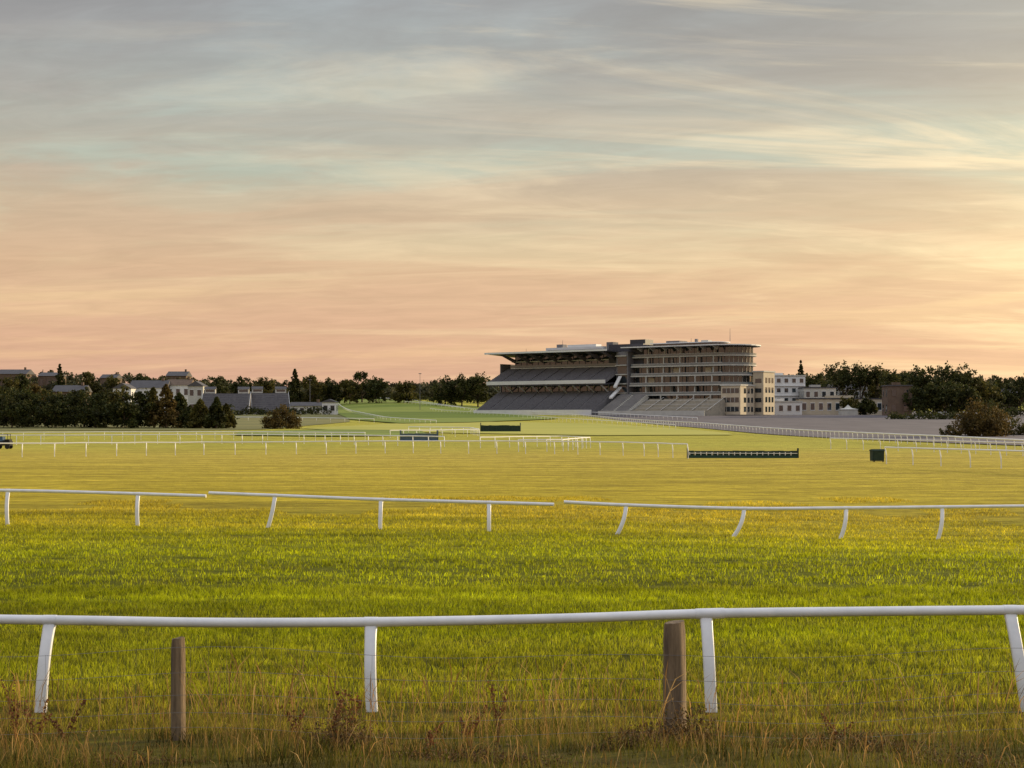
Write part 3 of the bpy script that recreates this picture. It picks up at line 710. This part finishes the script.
for px,Y,pt,w,mm,kd in[(295,700,369,9,leaf_dark,'conifer'),(362,720,369,12,leaf_dark,'round'),(350,700,379,12,leaf_olive,'round'),(312,690,374,13,leaf_olive,'round'),(376,700,377,12,leaf_dark,'round'),
    (240,720,375,13,leaf_dark,'round'),(262,720,377,13,leaf_olive,'round'),(60,650,364,9,leaf_dark,'conifer'),(88,690,369,12,leaf_olive,'round'),(218,700,374,12,leaf_dark,'round'),(140,700,371,12,leaf_dark,'round'),
    (20,690,370,12,leaf_dark,'round'),(112,690,373,12,leaf_olive,'round'),(160,700,375,12,leaf_dark,'round'),(8,680,374,12,leaf_olive,'round'),(190,710,375,12,leaf_olive,'round'),
    (445,690,378,14,leaf_dark,'round'),(462,690,374,14,leaf_dark,'round'),(478,690,373,14,leaf_dark,'round'),(404,700,383,12,leaf_olive,'round'),(330,700,377,13,leaf_dark,'round'),
    (776,700,370,12,leaf_dark,'round'),(764,700,372,12,leaf_dark,'round'),(802,720,360,7,leaf_dark,'conifer'),(790,720,372,10,leaf_dark,'round'),(818,720,370,11,leaf_dark,'round'),(830,700,366,13,leaf_dark,'round'),(843,640,360,16,leaf_dark,'round'),(860,640,361,16,leaf_dark,'round'),(878,640,363,16,leaf_olive,'round'),(895,620,368,14,leaf_dark,'round'),(906,640,370,14,leaf_dark,'round'),
    (918,560,367,15,leaf_dark,'round'),(934,550,362,17,leaf_dark,'round'),(952,555,363,17,leaf_dark,'round'),(966,560,370,14,leaf_dark,'round'),(925,540,386,14,leaf_dark,'round'),(945,535,384,15,leaf_dark,'round'),(962,530,386,14,leaf_dark,'round'),(980,560,380,15,leaf_olive,'round'),(990,570,384,14,leaf_dark,'round'),
    (1000,600,377,15,leaf_dark,'round'),(1020,600,374,16,leaf_dark,'round'),(1045,600,372,16,leaf_olive,'round'),(1075,600,372,15,leaf_dark,'round'),(850,575,398,8,leaf_olive,'round'),(868,570,397,8,leaf_dark,'round')]:
    ht=Z(pt,Y)-h(X(px,Y),Y);tree('conifer_tree' if kd=='conifer' else 'broadleaf_tree',px,Y,ht,w,mm,kd,s=.5,ncl=130,per=24)
tp=[(-600,374),(0,374),(60,374),(120,377),(200,380),(300,382),(400,384),(480,380),(640,380),(760,378),(820,374),(900,374),(960,378),(1024,378),(1700,376)]
P=[];sp=[]
for row,(Y,dpy) in enumerate(((1050,-1),(930,2),(830,6),(760,10))):
    px=-700
    while px<1750:
        x=X(px,Y);top=np.interp(px,[a for a,b in tp],[b for a,b in tp])+dpy+random.uniform(-3,4)
        z=h(x,Y);ht=max(4,Z(top,Y)-z);w=random.uniform(7,14)
        if Y<800 and 330<px<470: px+=w*.62*F/Y;continue
        for i in range(46):
            an=random.uniform(0,6.28);t=random.random();r=w/2*math.sqrt(max(0,1-(2*t-1)**2))*random.uniform(.3,1)
            P.append((x+r*math.cos(an),Y+r*math.sin(an),z+ht*(.08+.9*t)));sp.append(1.3)
        px+=w*.55*F/Y
V=leaves(np.array(P),.95,7,np.array(sp));np_mesh('distant_tree_line',V,np.arange(len(V)).reshape(-1,4),[leaf_far])
P=[];sp=[]
for px0,px1,Y,ht in((230,330,560,2.5),(390,470,760,3),(-200,10,340,5),(980,1200,520,5),(700,900,640,4),(0,235,380,4.5),(890,1010,470,2.2)):
    for i in range(int((px1-px0)*Y/F*6)):
        x=X(random.uniform(px0,px1),Y)+0;y=Y+random.uniform(-3,3);P.append((x,y,h(x,y)+random.uniform(.1,1)*ht*(.8+.3*math.sin(x*.5))));sp.append(1.0)
V=leaves(np.array(P),.4,10,np.array(sp));np_mesh('hedgerow',V,np.arange(len(V)).reshape(-1,4),[leaf_dark])

# ---------------------------------------------------------------- world
W=bpy.data.worlds.new('World');S.world=W;W.use_nodes=True;nt=W.node_tree;N=nt.nodes;L=nt.links;bg=N['Background']
def srgb(c):return tuple(((v/255)/12.92 if v/255<=.04045 else ((v/255+.055)/1.055)**2.4) for v in c)
tc=N.new('ShaderNodeTexCoord');sp=N.new('ShaderNodeSeparateXYZ');L.new(tc.outputs['Generated'],sp.inputs[0])
def M(op,a,b=None,clamp=False,c=None):
    n=N.new('ShaderNodeMath');n.operation=op;n.use_clamp=clamp
    for i,v in enumerate((a,b,c)):
        if v is None:continue
        if isinstance(v,(int,float)):n.inputs[i].default_value=v
        else:L.new(v,n.inputs[i])
    return n.outputs[0]
def ramp(fac,pts,interp='LINEAR'):
    r=N.new('ShaderNodeValToRGB');cr=r.color_ramp;cr.interpolation=interp
    cr.elements[0].position=pts[0][0];cr.elements[0].color=(*pts[0][1],1);cr.elements[1].position=pts[-1][0];cr.elements[1].color=(*pts[-1][1],1)
    for p,c in pts[1:-1]:
        e=cr.elements.new(p);e.color=(*c,1)
    L.new(fac,r.inputs[0]);return r.outputs[0]
def mixc(f,a,b,mode='MIX'):
    n=N.new('ShaderNodeMix');n.data_type='RGBA';n.blend_type=mode
    if isinstance(f,(int,float)):n.inputs[0].default_value=f
    else:L.new(f,n.inputs[0])
    for i,v in((6,a),(7,b)):
        if isinstance(v,tuple):n.inputs[i].default_value=(*v,1)
        else:L.new(v,n.inputs[i])
    return n.outputs[2]
zc=M('MAXIMUM',sp.outputs['Z'],0.0)
den=M('ADD',zc,.10);ux=M('DIVIDE',sp.outputs['X'],den);uy=M('DIVIDE',sp.outputs['Y'],den)
def noise(sx,sy,ox,scale,detail,rough,dist,rot=0):
    cb=N.new('ShaderNodeCombineXYZ');L.new(M('MULTIPLY',ux,sx),cb.inputs[0])
    L.new(M('ADD',M('MULTIPLY',uy,sy),M('MULTIPLY',ux,rot)),cb.inputs[1]);cb.inputs[2].default_value=ox
    n=N.new('ShaderNodeTexNoise');n.inputs['Scale'].default_value=scale;n.inputs['Detail'].default_value=detail;n.inputs['Roughness'].default_value=rough;n.inputs['Distortion'].default_value=dist
    L.new(cb.outputs[0],n.inputs['Vector']);return n.outputs['Fac']
zz=M('MULTIPLY',zc,2.0)
clear=ramp(zz,[(0,srgb((220,174,150))),(.08,srgb((232,186,148))),(.16,srgb((236,198,154))),(.24,srgb((222,200,164))),(.32,srgb((190,194,176))),(.42,srgb((180,186,178))),(.56,srgb((170,177,182))),(.8,srgb((190,200,215))),(1,srgb((200,208,222)))])
cloud=ramp(zz,[(0,srgb((212,163,145))),(.1,srgb((222,175,144))),(.2,srgb((220,182,146))),(.28,srgb((208,182,152))),(.36,srgb((184,172,158))),(.46,srgb((160,156,153))),(.56,srgb((148,148,150))),(.8,srgb((190,188,190))),(1,srgb((205,205,210)))])
lite=ramp(zz,[(0,srgb((238,194,156))),(.15,srgb((248,216,170))),(.35,srgb((240,220,186))),(.6,srgb((238,222,192))),(1,srgb((240,235,230)))])
n1=noise(.40,.75,3.1,1.0,8,.58,.7,.12);f1=ramp(n1,[(.42,(0,0,0)),(.56,(1,1,1))],'EASE')
n2=noise(.30,.95,9.3,1.9,9,.62,1.1,-.12);f2=ramp(n2,[(.47,(0,0,0)),(.66,(1,1,1))],'EASE')
n3=noise(.9,1.9,21,3.6,7,.62,.8,.2);f3=ramp(n3,[(.35,(.93,.93,.93)),(.7,(1.06,1.06,1.06))])
n4=noise(.25,.85,47,2.0,7,.58,.8,.1);f4=ramp(n4,[(.47,(0,0,0)),(.60,(1,1,1))],'EASE')
rightw=M('MULTIPLY_ADD',M('MAXIMUM',sp.outputs['X'],-.3),1.4,c=.50,clamp=True)
col=mixc(M('MULTIPLY',f1,.9),clear,cloud)
col=mixc(M('MULTIPLY',f2,rightw),col,lite);col=mixc(M('MULTIPLY',f4,.5),col,cloud);col=mixc(1.0,col,f3,'MULTIPLY')
nrm=N.new('ShaderNodeVectorMath');nrm.operation='NORMALIZE';L.new(tc.outputs['Generated'],nrm.inputs[0])
gd=Vector((math.sin(math.radians(25)),math.cos(math.radians(25)),math.tan(math.radians(6.3)))).normalized()
dp=N.new('ShaderNodeVectorMath');dp.operation='DOT_PRODUCT';L.new(nrm.outputs[0],dp.inputs[0]);dp.inputs[1].default_value=gd
d0=M('MAXIMUM',dp.outputs['Value'],0);g1=M('POWER',d0,70);g2=M('POWER',d0,10)
def addg(col,g,c):
    v=N.new('ShaderNodeVectorMath');v.operation='SCALE';v.inputs[0].default_value=c;L.new(g,v.inputs['Scale'])
    return mixc(1.0,col,v.outputs[0],'ADD')
lit=M('MULTIPLY',g1,M('ADD',M('MULTIPLY',n2,1.5),.05))
col=addg(col,lit,(.30,.23,.10));col=addg(col,g2,(.07,.05,.01))
sky=N.new('ShaderNodeTexSky');sky.sky_type='NISHITA';sky.sun_disc=False;sky.sun_elevation=SUN_EL;sky.sun_rotation=SUN_AZ
v=N.new('ShaderNodeVectorMath');v.operation='SCALE';L.new(sky.outputs[0],v.inputs[0]);v.inputs['Scale'].default_value=.01
col=mixc(1.0,col,v.outputs[0],'ADD')
bst=M('ADD',1.0,M('MULTIPLY',M('SUBTRACT',zc,.33,True),1.2))  # brightens the sky above the view as added fill light
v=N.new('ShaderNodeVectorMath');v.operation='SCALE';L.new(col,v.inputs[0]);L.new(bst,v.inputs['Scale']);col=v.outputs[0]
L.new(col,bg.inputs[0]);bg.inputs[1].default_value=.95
# ---------------------------------------------------------------- sun, camera
sl=bpy.data.lights.new('sun','SUN');sl.energy=5.0;sl.angle=math.radians(1.0);sl.color=(1,.78,.46);so=bpy.data.objects.new('sun',sl);link(so)
so.rotation_mode='QUATERNION';so.rotation_quaternion=sundir.to_track_quat('Z','Y');so.location=(100,60,80)
cam=bpy.data.cameras.new('camera');co=bpy.data.objects.new('camera',cam);link(co);co.location=(0,0,CZ);co.rotation_euler=(math.radians(90),0,0)
cam.sensor_width=36;cam.lens=36*F/1024;cam.shift_y=34/1024;cam.clip_end=12000;cam.clip_start=.1;S.camera=co
S.view_settings.view_transform='Standard';S.view_settings.look='None';S.view_settings.exposure=0
